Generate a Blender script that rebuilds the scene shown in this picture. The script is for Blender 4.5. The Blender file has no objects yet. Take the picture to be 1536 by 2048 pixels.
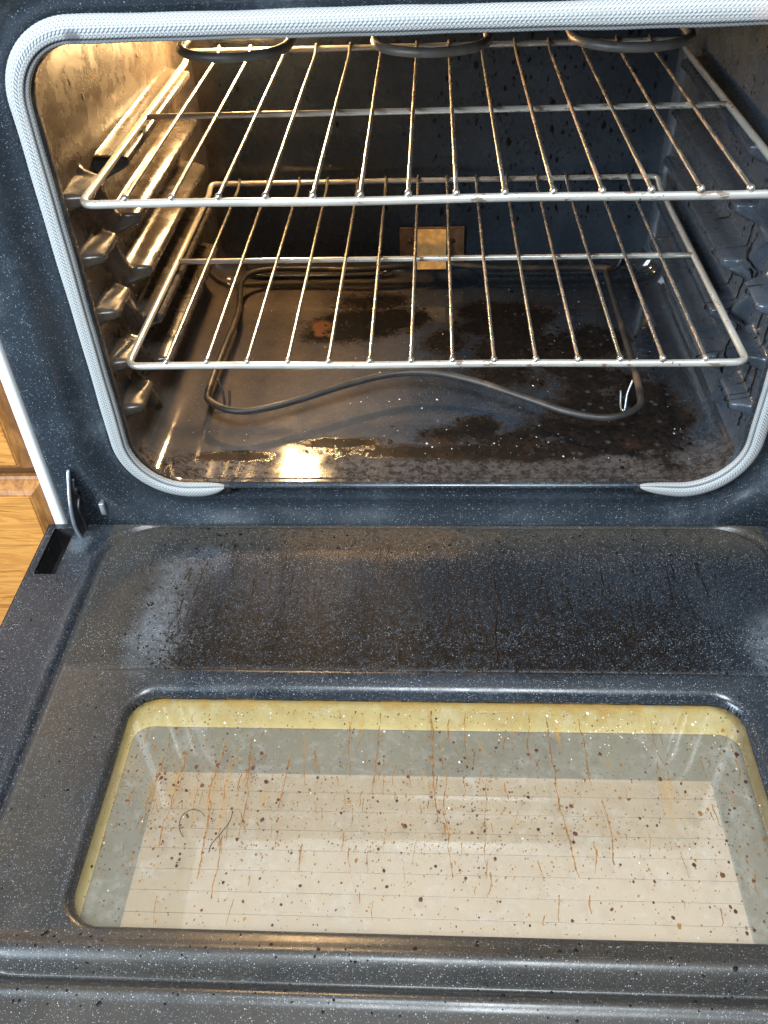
import bpy, math, random
import numpy as np
from mathutils import Vector

rng = np.random.default_rng(7)
random.seed(7)
scene = bpy.context.scene
COL = scene.collection

# ------------------------------------------------------------------ camera
cam_data = bpy.data.cameras.new("camera")
cam_data.sensor_fit = 'VERTICAL'
cam_data.sensor_height = 36.0
cam_data.sensor_width = 36.0
cam_data.lens = 1759.66 / 2048 * 36.0
cam_data.clip_start = 0.01
cam_data.clip_end = 100
cam = bpy.data.objects.new("camera", cam_data)
cam.location = (-0.0016, -0.7340, 0.4585)
cam.rotation_euler = (0.8448, 0.0331, 0.0400)
COL.objects.link(cam)
scene.camera = cam

# ------------------------------------------------------------------ world / light / exposure
world = bpy.data.worlds.new("World")
scene.world = world
world.use_nodes = True
wb = world.node_tree.nodes["Background"]
wb.inputs[0].default_value = (0.56, 0.64, 0.76, 1)
wb.inputs[1].default_value = 0.19
scene.view_settings.view_transform = 'Standard'
scene.view_settings.look = 'None'
scene.view_settings.exposure = 0.1
scene.view_settings.gamma = 1.0


def area(name, loc, target, sx, sy, power, color):
    l = bpy.data.lights.new(name, 'AREA')
    l.shape = 'RECTANGLE'
    l.size, l.size_y = sx, sy
    l.energy = power
    l.color = color
    o = bpy.data.objects.new(name, l)
    o.location = loc
    d = Vector(target) - Vector(loc)
    o.rotation_euler = d.to_track_quat('-Z', 'Y').to_euler()
    COL.objects.link(o)
    return o


area("window_light", (-1.7, -1.6, 1.0), (.1, .15, .05), 1.2, 1.0, 120, (0.72, 0.87, 1.0))
area("ceiling_light", (0.1, 0.25, 1.85), (0.1, 0.2, 0), 1.7, 1.2, 9, (0.95, 0.97, 1.0))
area("ceiling_fixture", (0.15, -1.15, 1.9), (0.05, -.3, 0), 0.55, 0.75, 62, (0.86, 0.94, 1.0))

# ------------------------------------------------------------------ node helpers
class NT:
    def __init__(s, name):
        s.m = bpy.data.materials.new(name)
        s.m.use_nodes = True
        s.t = s.m.node_tree
        s.t.nodes.clear()
        s.out = s.t.nodes.new('ShaderNodeOutputMaterial')
        s.geo = s.t.nodes.new('ShaderNodeNewGeometry')
        s.P = s.geo.outputs['Position']

    def n(s, typ, **kw):
        nd = s.t.nodes.new(typ)
        for k, v in kw.items():
            setattr(nd, k, v)
        return nd

    def put(s, sock, v):
        if v is None:
            return
        if isinstance(v, bpy.types.NodeSocket):
            s.t.links.new(v, sock)
        elif isinstance(v, (tuple, list)) and len(v) == 3 and sock.type == 'RGBA':
            sock.default_value = (*v, 1)
        elif sock.type == 'RGBA' and isinstance(v, (int, float)):
            sock.default_value = (v, v, v, 1)
        else:
            sock.default_value = v

    def math(s, op, a, b=None, c=None, clamp=False):
        nd = s.n('ShaderNodeMath', operation=op, use_clamp=clamp)
        s.put(nd.inputs[0], a)
        s.put(nd.inputs[1], b)
        s.put(nd.inputs[2], c)
        return nd.outputs[0]

    def mul(s, a, b): return s.math('MULTIPLY', a, b)
    def add(s, a, b): return s.math('ADD', a, b)
    def mx(s, a, b): return s.math('MAXIMUM', a, b)
    def inv(s, a): return s.math('SUBTRACT', 1.0, a)

    def scale(s, v, xyz):
        nd = s.n('ShaderNodeVectorMath', operation='MULTIPLY')
        s.put(nd.inputs[0], v)
        nd.inputs[1].default_value = xyz
        return nd.outputs[0]

    def noise(s, sc, det=3, rough=.55, v=None, dist=0.0):
        nd = s.n('ShaderNodeTexNoise')
        s.put(nd.inputs['Vector'], v or s.P)
        nd.inputs['Scale'].default_value = sc
        nd.inputs['Detail'].default_value = det
        nd.inputs['Roughness'].default_value = rough
        nd.inputs['Distortion'].default_value = dist
        return nd.outputs[0]

    def voro(s, sc, feature='F1', v=None, rand=1.0):
        nd = s.n('ShaderNodeTexVoronoi', feature=feature)
        s.put(nd.inputs['Vector'], v or s.P)
        nd.inputs['Scale'].default_value = sc
        nd.inputs['Randomness'].default_value = rand
        return nd

    def ramp(s, x, a, b, lo=0.0, hi=1.0):
        nd = s.n('ShaderNodeMapRange', interpolation_type='SMOOTHSTEP', clamp=True)
        s.put(nd.inputs[0], x)
        nd.inputs[1].default_value = a
        nd.inputs[2].default_value = b
        nd.inputs[3].default_value = lo
        nd.inputs[4].default_value = hi
        return nd.outputs[0]

    def mix(s, f, a, b):
        nd = s.n('ShaderNodeMix', data_type='RGBA')
        s.put(nd.inputs[0], f)
        s.put(nd.inputs[6], a)
        s.put(nd.inputs[7], b)
        return nd.outputs[2]

    def xyz(s):
        nd = s.n('ShaderNodeSeparateXYZ')
        s.put(nd.inputs[0], s.P)
        return nd.outputs

    def blob(s, cx, cy, cz, rx, ry, rz, wob=.5, wsc=30, hi=1.15, lo=.45):
        """soft irregular patch round a point: 1 inside, 0 outside"""
        sub = s.n('ShaderNodeVectorMath', operation='SUBTRACT')
        s.put(sub.inputs[0], s.P)
        sub.inputs[1].default_value = (cx, cy, cz)
        v = s.scale(sub.outputs[0], (1 / rx, 1 / ry, 1 / rz))
        ln = s.n('ShaderNodeVectorMath', operation='LENGTH')
        s.put(ln.inputs[0], v)
        d = ln.outputs['Value']
        d = s.add(d, s.mul(s.math('SUBTRACT', s.noise(wsc, 4, .6), .5), wob * 2))
        return s.ramp(d, hi, lo)

    def bump(s, h, strength, dist=.001, normal=None):
        nd = s.n('ShaderNodeBump')
        nd.inputs['Strength'].default_value = strength
        nd.inputs['Distance'].default_value = dist
        s.put(nd.inputs['Height'], h)
        s.put(nd.inputs['Normal'], normal)
        return nd.outputs[0]

    def flecks(s, sc, r0, keep):
        v = s.voro(sc)
        sep = s.n('ShaderNodeSeparateColor')
        s.put(sep.inputs[0], v.outputs['Color'])
        on = s.ramp(sep.outputs[0], 1 - keep, 1 - keep + .02)
        size = s.mul(s.ramp(sep.outputs[1], 0, 1, .35, 1.0), r0)
        d = s.math('LESS_THAN', v.outputs['Distance'], size)
        return s.mul(on, s.mul(d, s.ramp(sep.outputs[2], 0, 1, .25, 1)))

    def pbsdf(s, color, rough, metal=0.0, normal=None, spec=.5, coat=None):
        b = s.n('ShaderNodeBsdfPrincipled')
        s.put(b.inputs['Base Color'], color)
        s.put(b.inputs['Roughness'], rough)
        s.put(b.inputs['Metallic'], metal)
        s.put(b.inputs['Normal'], normal)
        b.inputs['Specular IOR Level'].default_value = spec
        if coat:
            b.inputs['Coat Weight'].default_value = coat
            b.inputs['Coat Roughness'].default_value = .08
        return b.outputs[0]

    def done(s, sh):
        s.t.links.new(sh, s.out.inputs[0])
        return s.m


def simple(name, color, rough, metal=0.0, var=.25, sc=60, bump=0.0, spec=.5):
    t = NT(name)
    c2 = tuple(c * (1 - var) for c in color)
    c = t.mix(t.ramp(t.noise(sc, 4), .3, .7), color, c2)
    nm = t.bump(t.noise(sc * 6, 2), bump, .0005) if bump else None
    return t.done(t.pbsdf(c, rough, metal, nm, spec))


# ------------------------------------------------------------------ materials
# patches of burnt spill on the cavity floor: centre x, y, radii, strength
BURN = [(-.125, .310, .055, .040, 1), (-.075, .335, .075, .045, 1), (-.085, .385, .06, .04, .6), (.10, .335, .085, .06, 1), (.14, .255, .10, .06, 1.05), (.21, .27, .05, .05, .9),
        (.245, .11, .055, .090, 1.15), (.195, .125, .055, .05, 1), (.15, .085, .05, .025, .9), (.055, .088, .036, .030, .95), (.09, .06, .05, .03, .8), (.02, .075, .05, .03, .7), (.20, .19, .05, .04, .8),
        (.04, .043, .17, .018, .95), (.18, .055, .09, .022, .95), (-.10, .06, .05, .012, .75), (-.22, .035, .05, .012, .9), (.10, .20, .06, .04, .7), (.02, .28, .05, .04, .6)]


def enamel_frame():
    t = NT("speckled_blue_black_enamel")
    f = t.mx(t.mul(t.flecks(560, .30, .5), .7), t.mul(t.flecks(1000, .36, .5), .35))
    base = t.mix(t.ramp(t.noise(7, 3), .3, .7), (.013, .0175, .023), (.022, .0285, .036))
    dust = t.ramp(t.noise(13, 8, .78), .50, .80, 0, .42)
    c = t.mix(dust, base, (.16, .19, .22))
    c = t.mix(t.mul(f, .6), c, (.44, .50, .56))
    r = t.ramp(t.noise(22, 4), .3, .75, .16, .34)
    nm = t.bump(t.noise(260, 2), .12, .0006)
    return t.done(t.pbsdf(c, r, 0, nm, .5))


def enamel_door():
    t = NT("grease_filmed_speckled_enamel")
    x, y, z = t.xyz()
    f = t.mx(t.mul(t.flecks(600, .27, .5), .7), t.mul(t.flecks(1050, .36, .6), .45))
    base = t.mix(t.ramp(t.noise(6, 3), .3, .7), (.009, .012, .0165), (.017, .0215, .028))
    # brown baked film: strong towards the left and near the hinge edge, patchy elsewhere
    inpan = t.mul(t.ramp(x, -.350, -.338), t.ramp(x, .352, .340))
    fl = t.mul(t.ramp(x, -.20, -.31), inpan)
    fy = t.mul(t.ramp(y, -.105, -.055), inpan)
    ff = t.mul(t.ramp(y, -.45, -.475), .6)
    film = t.mx(t.mx(t.mul(fl, .62), t.mul(fy, .75)), ff)
    film = t.mul(film, t.ramp(t.noise(16, 8, .76), .15, .85, .3, 1))
    c = t.mix(film, base, (.070, .055, .036))
    warm_reflect = t.blob(-.06, -.062, -.18, .13, .035, .1, .55, 22)  # warm reflection of the oven floor painted onto the panel
    c = t.mix(t.mul(warm_reflect, .55), c, (.105, .060, .028))
    # wiped, greyish haze arcs
    hz = t.mx(t.blob(-.262, -.175, -.18, .03, .085, .1, .5, 26), t.blob(.318, -.205, -.18, .035, .05, .1, .5, 26))
    hz = t.mx(hz, t.mul(t.blob(-.375, -.065, -.18, .012, .022, .1, .4, 60), 1.0))
    hz = t.mx(hz, t.mul(t.blob(-.235, -.10, -.18, .03, .03, .1, .7, 30), .55))
    hz = t.mul(hz, t.ramp(t.noise(70, 8, .8), .25, .75, .1, .75))
    c = t.mix(hz, c, (.125, .145, .165))
    # burnt spatter, densest before the crease
    zone = t.mul(t.ramp(y, -.06, -.22, .12, 1), t.mul(t.ramp(y, -.2415, -.238), t.mul(t.ramp(x, -.29, -.22), t.ramp(x, .30, .22))))
    zone = t.mx(zone, t.mul(t.mul(t.ramp(x, -.30, -.24), t.ramp(x, .31, .24)), t.mul(t.ramp(y, -.30, -.2), .4)))
    sp = t.noise(120, 5, .70)
    sp2 = t.noise(300, 3, .6)
    spot = t.mx(t.ramp(t.add(sp, t.mul(zone, .11)), .59, .67), t.ramp(t.add(sp2, t.mul(zone, .11)), .59, .67))
    spot = t.mul(spot, t.mx(zone, .12))
    c = t.mix(spot, c, (.007, .005, .004))
    run = t.noise(1, 4, .6, t.scale(t.P, (75, 5, 5)))
    runm = t.mul(t.ramp(run, .55, .72), t.mul(zone, .6))
    c = t.mix(runm, c, (.009, .008, .008))
    fv = t.mul(t.mul(f, t.inv(t.mul(film, .3))), t.inv(t.mul(t.mx(spot, runm), .55)))
    c = t.mix(fv, c, (.46, .50, .54))
    r = t.ramp(t.noise(30, 4), .3, .75, .24, .40)
    r = t.add(r, t.mul(film, .10))
    r = t.mix(t.ramp(y, -.468, -.476), r, t.ramp(t.noise(30, 4), .3, .75, .30, .42))
    r = t.add(r, t.mul(spot, .15))
    matte = t.mul(inpan, t.ramp(y, -.2365, -.229))
    matte = t.mul(matte, t.ramp(y, -.037, -.050))
    r = t.mix(t.mul(matte, .8), r, .50)
    nm = t.bump(t.add(t.mul(t.noise(260, 2), .5), t.mul(spot, 1.2)), .22, .0006)
    sh = t.pbsdf(c, r, 0, nm, .5)
    t.put(sh.node.inputs['Specular IOR Level'], t.ramp(matte, 0, 1, .5, .10))
    return t.done(sh)


def enamel_cavity(name, floor):
    t = NT(name)
    x, y, z = t.xyz()
    f = t.mul(t.flecks(520, .26, .30), .5)
    base = t.mix(t.ramp(t.noise(9, 4), .3, .7), (.022, .030, .041), (.036, .046, .060))
    if floor:
        brown = t.ramp(x, .06, -.14)
        brown = t.mx(brown, t.mul(t.ramp(y, .075, .03), .55))
        brown = t.mul(brown, t.ramp(t.noise(14, 8, .75), .1, .9, .4, 1))
        c = t.mix(t.mul(brown, .85), base, (.150, .112, .080))
    else:
        streak = t.noise(1, 8, .75, t.scale(t.P, (260, 260, 34)))
        c = t.mix(t.ramp(streak, .50, .80, 0, .7), base, (.012, .012, .013))
        lf = t.mul(t.ramp(x, -.26, -.315), .75)
        c = t.mix(t.mul(lf, t.ramp(t.noise(14, 8, .75), .2, .8, .7, 1)), c, (.095, .068, .042))  # lamp's warm cast on the left wall painted as brown
        c = t.mix(t.mul(t.ramp(x, .27, .315), t.ramp(t.noise(26, 7, .75), .25, .75, .35, .9)), c, (.058, .070, .088))  # daylight on the right wall painted as bluish grey
        sm = t.ramp(t.noise(9, 8, .78), .50, .85, 0, .25)
        c = t.mix(sm, c, (.12, .135, .15))
        drip = t.noise(1, 5, .7, t.scale(t.P, (620, 620, 190)))
        c = t.mix(t.ramp(drip, .57, .68, 0, .75), c, (.006, .006, .007))
    c = t.mix(f, c, (.40, .42, .44))
    if floor:
        pats = BURN
        msk = None
        for cx, cy, rx, ry, k in pats:
            b = t.mul(t.blob(cx, cy, -.143, rx, ry, .2, .75, 17, 1.4, .2), k)
            msk = b if msk is None else t.mx(msk, b)
        g1 = t.math('SUBTRACT', t.noise(38, 6, .7, dist=.8), .5)
        g2 = t.math('SUBTRACT', t.noise(210, 6, .75), .5)
        val = t.add(t.mul(msk, 1.0), t.add(t.mul(g1, .75), t.mul(g2, 1.0)))
        crust = t.ramp(val, .40, .56)
        stain = t.ramp(val, .10, .52, 0, .9)
        cell = t.voro(95)
        isl = t.mul(t.ramp(cell.outputs['Distance'], .34, .22), t.ramp(x, .08, .14))
        sep = t.n('ShaderNodeSeparateColor')
        t.put(sep.inputs[0], cell.outputs['Color'])
        isl = t.mul(isl, t.ramp(sep.outputs[0], .5, .55))
        c2 = t.mix(isl, (.005, .0045, .0045), (.040, .041, .045))
        rust = t.ramp(t.noise(40, 5, .65), .52, .66)
        c2 = t.mix(t.mul(t.mul(rust, .7), t.ramp(y, .12, .03)), c2, (.040, .016, .008))
        c = t.mix(stain, c, (.024, .015, .010))
        c = t.mix(crust, c, c2)
        gr = t.mul(t.ramp(t.noise(130, 8, .8), .42, .60), t.mx(t.ramp(y, .060, .020, .12, .9), t.ramp(x, -.1, .18, .12, .7)))
        c = t.mix(gr, c, (.018, .013, .010))
        for cx, cy, rr in [(-.148, .323, .017), (-.148, .303, .010), (-.152, .311, .006), (-.135, .298, .006)]:
            c = t.mix(t.mul(t.blob(cx, cy, -.143, rr, rr, .2, .22, 60), .85), c, (.20, .085, .04))
        r = t.ramp(t.noise(30, 5, .65), .3, .7, .05, .13)
        r = t.mix(t.mul(crust, .9), r, .6)
        h = t.add(t.mul(crust, .9), t.mul(t.noise(120, 4, .6), .35))
        nm = t.bump(h, .15, .0008)
    else:
        dots = t.flecks(190, .30, .30)
        c = t.mix(t.mul(dots, .9), c, (.008, .008, .009))
        r = t.ramp(t.noise(30, 5, .65), .3, .7, .16, .36)
        nm = t.bump(t.add(t.noise(90, 4, .6), t.mul(dots, .6)), .22, .0010)
    sh = t.pbsdf(c, r, 0, nm, .5)
    if floor:
        t.put(sh.node.inputs['Specular IOR Level'], t.ramp(t.mx(crust, t.mul(stain, .5)), 0, 1, .95, .12))
    return t.done(sh)


def gasket_mat():
    t = NT("woven_fiberglass_gasket")
    at = t.n('ShaderNodeAttribute', attribute_name='weave')
    h = at.outputs['Fac']
    c = t.mix(t.ramp(h, .12, .62), (.07, .08, .09), (.44, .445, .435))
    grime = t.ramp(t.noise(34, 7, .75), .45, .78, 0, .6)
    c = t.mix(grime, c, (.30, .28, .245))
    st = t.blob(-.2635, -.034, .2985, .0075, .02, .0065, .12, 80)
    c = t.mix(t.mul(st, .8), c, (.09, .09, .10))
    st2 = t.blob(.232, -.034, .302, .009, .02, .007, .3, 80)
    c = t.mix(t.mul(st2, .45), c, (.45, .33, .30))
    return t.done(t.pbsdf(c, .7, 0, None, .3))


def rack_mat(name, wire):
    t = NT(name)
    x, y, z = t.xyz()
    n1 = t.noise(1, 5, .6, t.scale(t.P, (260, 45, 260) if wire else (60, 60, 200)))
    right = t.add(t.ramp(x, -.22, .12, -.14, .045), t.ramp(t.noise(1, 3, .6, t.scale(t.P, (26, 16, 5))), .3, .7, -.10, .10))
    burn = t.ramp(t.add(n1, right), .54, .66) if wire else t.ramp(t.add(n1, t.mul(right, .6)), .60, .66)
    c = t.mix(t.ramp(t.noise(25, 3), .3, .7), (.78, .75, .68), (.62, .59, .52))
    c = t.mix(t.mul(burn, .9), c, (.19, .105, .06) if wire else (.14, .08, .05))
    tar = t.mul(t.ramp(t.noise(230, 3, .6), .66, .72), t.ramp(x, -.25, .05, .25, 1))
    c = t.mix(tar, c, (.02, .013, .01))
    r = t.mix(burn, .26, .5)
    metal = t.ramp(t.mx(burn, tar), 0, 1, .9 if wire else .6, .25)
    nm = t.bump(t.mx(burn, tar), .12, .0004)
    return t.done(t.pbsdf(c, r, metal, nm))


def element_mat(name, k):
    t = NT(name)
    c = t.mix(t.ramp(t.noise(60, 5, .7), .3, .7), (.10 * k, .092 * k, .084 * k), (.17 * k, .155 * k, .14 * k))
    c = t.mix(t.ramp(t.noise(18, 4), .55, .7, 0, .7), c, (.15, .10, .065))
    return t.done(t.pbsdf(c, .45, .2, t.bump(t.noise(300, 3), .2, .0005)))


def oak_mat():
    t = NT("varnished_honey_oak")
    v = t.scale(t.P, (5.0, 60, 55))
    g = t.noise(1, 6, .62, v, .9)
    v2 = t.scale(t.P, (16, 300, 420))
    g2 = t.noise(1, 3, .6, v2, .2)
    rg = t.math('SINE', t.mul(g, 38))
    c = t.mix(t.ramp(rg, -.6, .9), (.60, .265, .058), (.42, .155, .030))
    c = t.mix(t.ramp(g2, .55, .68, 0, .75), c, (.20, .075, .016))
    c = t.mix(t.ramp(g, .35, .65, 0, .5), c, (.68, .32, .08))
    return t.done(t.pbsdf(c, .32, 0, t.bump(g2, .12, .0006), .5, .3))


def oak_edge_mat():
    t = NT("routed_oak_edge")
    v = t.scale(t.P, (120, 120, 24))
    g = t.noise(1, 5, .65, v, .5)
    c = t.mix(t.ramp(g, .35, .65), (.42, .18, .045), (.22, .085, .02))
    return t.done(t.pbsdf(c, .5, 0, t.bump(g, .15, .0006), .35))


def glass_mat():
    t = NT("grimy_window_glass")
    x, y, z = t.xyz()
    fr = t.n('ShaderNodeFresnel')
    fr.inputs[0].default_value = 1.52
    tr = t.n('ShaderNodeBsdfTransparent')
    tr.inputs[0].default_value = (.93, .905, .85, 1)
    gl = t.n('ShaderNodeBsdfGlossy')
    gl.inputs['Roughness'].default_value = .03
    m1 = t.n('ShaderNodeMixShader')
    t.put(m1.inputs[0], t.mul(fr.outputs[0], 2.0))
    t.put(m1.inputs[1], tr.outputs[0])
    t.put(m1.inputs[2], gl.outputs[0])
    df = t.n('ShaderNodeBsdfDiffuse')
    run = t.noise(1, 5, .65, t.scale(t.P, (85, 9, 9)), .3)
    amb = t.mul(t.ramp(run, .56, .74), t.mul(t.ramp(y, -.40, -.33), .5))
    fine = t.ramp(t.noise(60, 6, .75), .45, .8, .06, .27)
    amb = t.mx(amb, t.mul(t.blob(-.19, -.345, -.19, .07, .05, .2, .7, 30), t.ramp(run, .38, .70, .05, .26)))
    edge = t.ramp(y, -.275, -.262)
    amb = t.mx(amb, t.mul(edge, t.ramp(t.noise(40, 6, .75), .40, .70, .06, .62)))
    col = t.mix(t.ramp(amb, .02, .22), (.50, .49, .46), (.44, .25, .085))
    t.put(df.inputs[0], col)
    m2 = t.n('ShaderNodeMixShader')
    spk = t.mx(t.flecks(430, .30, .42), t.flecks(800, .34, .40))
    den = t.mx(t.blob(-.15, -.35, -.19, .16, .06, .2, .5, 20), t.mul(t.blob(.03, -.36, -.19, .26, .075, .2, .5, 18), .75))
    spk = t.mul(spk, t.mul(den, .8))
    t.put(df.inputs[0], t.mix(spk, col, (.17, .065, .028)))
    t.put(m2.inputs[0], t.mx(spk, t.mx(amb, fine)))
    t.put(m2.inputs[1], m1.outputs[0])
    t.put(m2.inputs[2], df.outputs[0])
    return t.done(m2.outputs[0])


def film_mat():
    t = NT("amber_grease_run")
    c = t.mix(t.ramp(t.noise(90, 4), .3, .7), (.30, .135, .040), (.14, .050, .018))
    tr = t.n('ShaderNodeBsdfTransparent')
    tr.inputs[0].default_value = (.90, .72, .48, 1)
    m = t.n('ShaderNodeMixShader')
    t.put(m.inputs[0], t.ramp(t.noise(160, 4, .7), .3, .7, .25, .85))
    t.put(m.inputs[1], tr.outputs[0])
    t.put(m.inputs[2], t.pbsdf(c, .4))
    return t.done(m.outputs[0])


def duct_mat():
    t = NT("yellowed_cream_enamel")
    c = t.mix(t.ramp(t.noise(30, 5, .7), .35, .7), (.86, .74, .34), (.76, .60, .23))
    c = t.mix(t.ramp(t.noise(1, 5, .7, t.scale(t.P, (50, 50, 120))), .60, .75, 0, .7), c, (.50, .28, .06))
    return t.done(t.pbsdf(c, .35, 0, None))


def lamp_mat():
    t = NT("warm_lit_bulb")
    e = t.n('ShaderNodeEmission')
    e.inputs[0].default_value = (1.0, .62, .27, 1)
    e.inputs[1].default_value = 1150
    return t.done(e.outputs[0])


M = dict(
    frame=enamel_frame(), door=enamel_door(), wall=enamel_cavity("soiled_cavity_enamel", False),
    floor=enamel_cavity("burnt_cavity_floor_enamel", True), gasket=gasket_mat(),
    bar=rack_mat("chromed_rack_bar", False), wire=rack_mat("heat_stained_rack_wire", True),
    element=element_mat("oxidised_broil_element", 1.0), bake=element_mat("burnt_bake_element", .25), oak=oak_mat(), oak_edge=oak_edge_mat(), glass=glass_mat(), duct=duct_mat(), lamp=lamp_mat(),
    white=simple("white_appliance_enamel", (.80, .81, .80), .3, 0, .06, 20),
    black=simple("black_plastic_edge", (.012, .012, .013), .4),
    dark=simple("sooty_dark_metal", (.03, .028, .028), .5, .3, .5, 90, .3),
    hinge=simple("dull_hinge_steel", (.10, .10, .105), .42, .8, .4, 70, .2),
    hinge_edge=simple("worn_bright_steel", (.50, .54, .58), .35, .8, .3, 90, .2),
    lamplit_plate=simple("steel_plate_lamplit_tint", (.40, .21, .10), .38, .5, .55, 60, .4),  # warm lamp light put into the colour of plain steel
    bright=simple("steel_tab_lamplit_gold", (.98, .60, .22), .34, .15, .35, 110, .4),  # lamp glow on shiny steel painted as gold
    grey=simple("grey_fritted_glass", (.31, .30, .25), .25, 0, .10, 15),
    cream=simple("cream_ribbed_glass", (.60, .50, .375), .3, 0, .06, 12),
    char=simple("black_char", (.006, .0045, .004), .5, 0, .5, 200, .3, .22),
    tar=simple("dark_brown_baked_drop", (.105, .036, .018), .4, 0, .75, 140),
    amber=film_mat(),
    fleck=simple("pale_ash_fleck", (.70, .68, .62), .8, 0, .3, 200),
    hair=simple("dark_hair", (.035, .022, .016), .4),
    carcass=simple("dark_oak_face_frame", (.16, .065, .02), .5, 0, .4, 40),
)

# ------------------------------------------------------------------ mesh helpers
def mesh_obj(name, V, F, mat, parent=None, smooth=True, attr=None, rel=False):
    me = bpy.data.meshes.new(name)
    V = np.asarray(V, dtype=np.float32)
    if isinstance(F, np.ndarray):
        n, k = F.shape
        me.vertices.add(len(V))
        me.vertices.foreach_set('co', V.ravel())
        me.loops.add(n * k)
        me.loops.foreach_set('vertex_index', F.astype(np.int32).ravel())
        me.polygons.add(n)
        me.polygons.foreach_set('loop_start', np.arange(0, n * k, k, dtype=np.int32))
        me.update(calc_edges=True)
        me.validate()
    else:
        me.from_pydata(V.tolist(), [], F)
        me.update()
    if attr:
        for an, vals in attr.items():
            a = me.attributes.new(an, 'FLOAT', 'POINT')
            a.data.foreach_set('value', np.asarray(vals, dtype=np.float32))
    me.materials.append(mat)
    me.polygons.foreach_set('use_smooth', np.full(len(me.polygons), smooth, dtype=bool))
    o = bpy.data.objects.new(name, me)
    COL.objects.link(o)
    if parent is not None:
        o.parent = parent
        if not rel:
            off = Vector((0, 0, 0))
            p = parent
            while p is not None:
                off += p.location
                p = p.parent
            o.location = -off
    return o


class MB:
    def __init__(s): s.v, s.f = [], []

    def addm(s, V, F):
        b = len(s.v)
        s.v += [tuple(map(float, p)) for p in V]
        s.f += [tuple(int(i) + b for i in f) for f in F]
        return s

    def box(s, x0, x1, y0, y1, z0, z1, bev=0.0):
        if bev <= 0:
            V = [(x, y, z) for x in (x0, x1) for y in (y0, y1) for z in (z0, z1)]
            F = [(0, 1, 3, 2), (4, 6, 7, 5), (0, 4, 5, 1), (2, 3, 7, 6), (0, 2, 6, 4), (1, 5, 7, 3)]
            return s.addm(V, F)
        import bmesh
        bm = bmesh.new()
        bmesh.ops.create_cube(bm, size=1)
        for v in bm.verts:
            v.co = ((x0 + x1) / 2 + v.co.x * (x1 - x0), (y0 + y1) / 2 + v.co.y * (y1 - y0), (z0 + z1) / 2 + v.co.z * (z1 - z0))
        bmesh.ops.bevel(bm, geom=bm.edges[:], offset=bev, segments=2, profile=.6, affect='EDGES')
        bm.verts.index_update()
        V = [tuple(v.co) for v in bm.verts]
        F = [[v.index for v in f.verts] for f in bm.faces]
        bm.free()
        return s.addm(V, F)

    def tube(s, pts, r, n=10, closed=False, caps=True):
        V, F = tube(pts, r, n, closed, caps)
        return s.addm(V, F)

    def build(s, name, mat, parent=None, smooth=True, rel=False):
        return mesh_obj(name, s.v, s.f, mat, parent, smooth, None, rel)


def tube(pts, r, n=10, closed=False, caps=True):
    P = np.asarray(pts, float)
    m = len(P)
    R = np.broadcast_to(np.asarray(r, float), (m,))
    if closed:
        T = np.roll(P, -1, 0) - np.roll(P, 1, 0)
    else:
        T = np.gradient(P, axis=0)
    T /= np.linalg.norm(T, axis=1)[:, None] + 1e-12
    up = np.array([0, 0, 1.0]) if abs(T[0][2]) < .9 else np.array([1.0, 0, 0])
    V = []
    nrm = up - T[0] * (up @ T[0])
    nrm /= np.linalg.norm(nrm)
    for i in range(m):
        nrm = nrm - T[i] * (nrm @ T[i])
        nrm /= np.linalg.norm(nrm)
        b = np.cross(T[i], nrm)
        for k in range(n):
            a = 2 * math.pi * k / n
            V.append(P[i] + R[i] * (math.cos(a) * nrm + math.sin(a) * b))
    F = []
    for i in range(m if closed else m - 1):
        j = (i + 1) % m
        for k in range(n):
            F.append((i * n + k, i * n + (k + 1) % n, j * n + (k + 1) % n, j * n + k))
    if caps and not closed:
        F.append(tuple(range(n))[::-1])
        F.append(tuple((m - 1) * n + k for k in range(n)))
    return V, F


def catmull(pts, per=10):
    P = [np.asarray(p, float) for p in pts]
    P = [2 * P[0] - P[1]] + P + [2 * P[-1] - P[-2]]
    out = []
    for i in range(1, len(P) - 2):
        for k in range(per):
            t = k / per
            a, b, c, d = P[i - 1], P[i], P[i + 1], P[i + 2]
            out.append(.5 * (2 * b + (c - a) * t + (2 * a - 5 * b + 4 * c - d) * t * t + (-a + 3 * b - 3 * c + d) * t ** 3))
    out.append(P[-2])
    return np.array(out)


def fillet(pts, r, seg=8):
    """polyline with rounded corners; r per inner point or one number"""
    P = [np.asarray(p, float) for p in pts]
    out = [P[0]]
    for i in range(1, len(P) - 1):
        a, b, c = P[i - 1], P[i], P[i + 1]
        u = (a - b) / np.linalg.norm(a - b)
        v = (c - b) / np.linalg.norm(c - b)
        ri = r[i - 1] if hasattr(r, '__len__') else r
        p0, p1 = b + u * ri, b + v * ri
        for k in range(seg + 1):
            t = k / seg
            out.append((1 - t) ** 2 * p0 + 2 * t * (1 - t) * b + t * t * p1)
    out.append(P[-1])
    return np.array(out)


def sstep(a, b, x):
    t = np.clip((x - a) / (b - a), 0, 1)
    return t * t * (3 - 2 * t)


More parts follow.
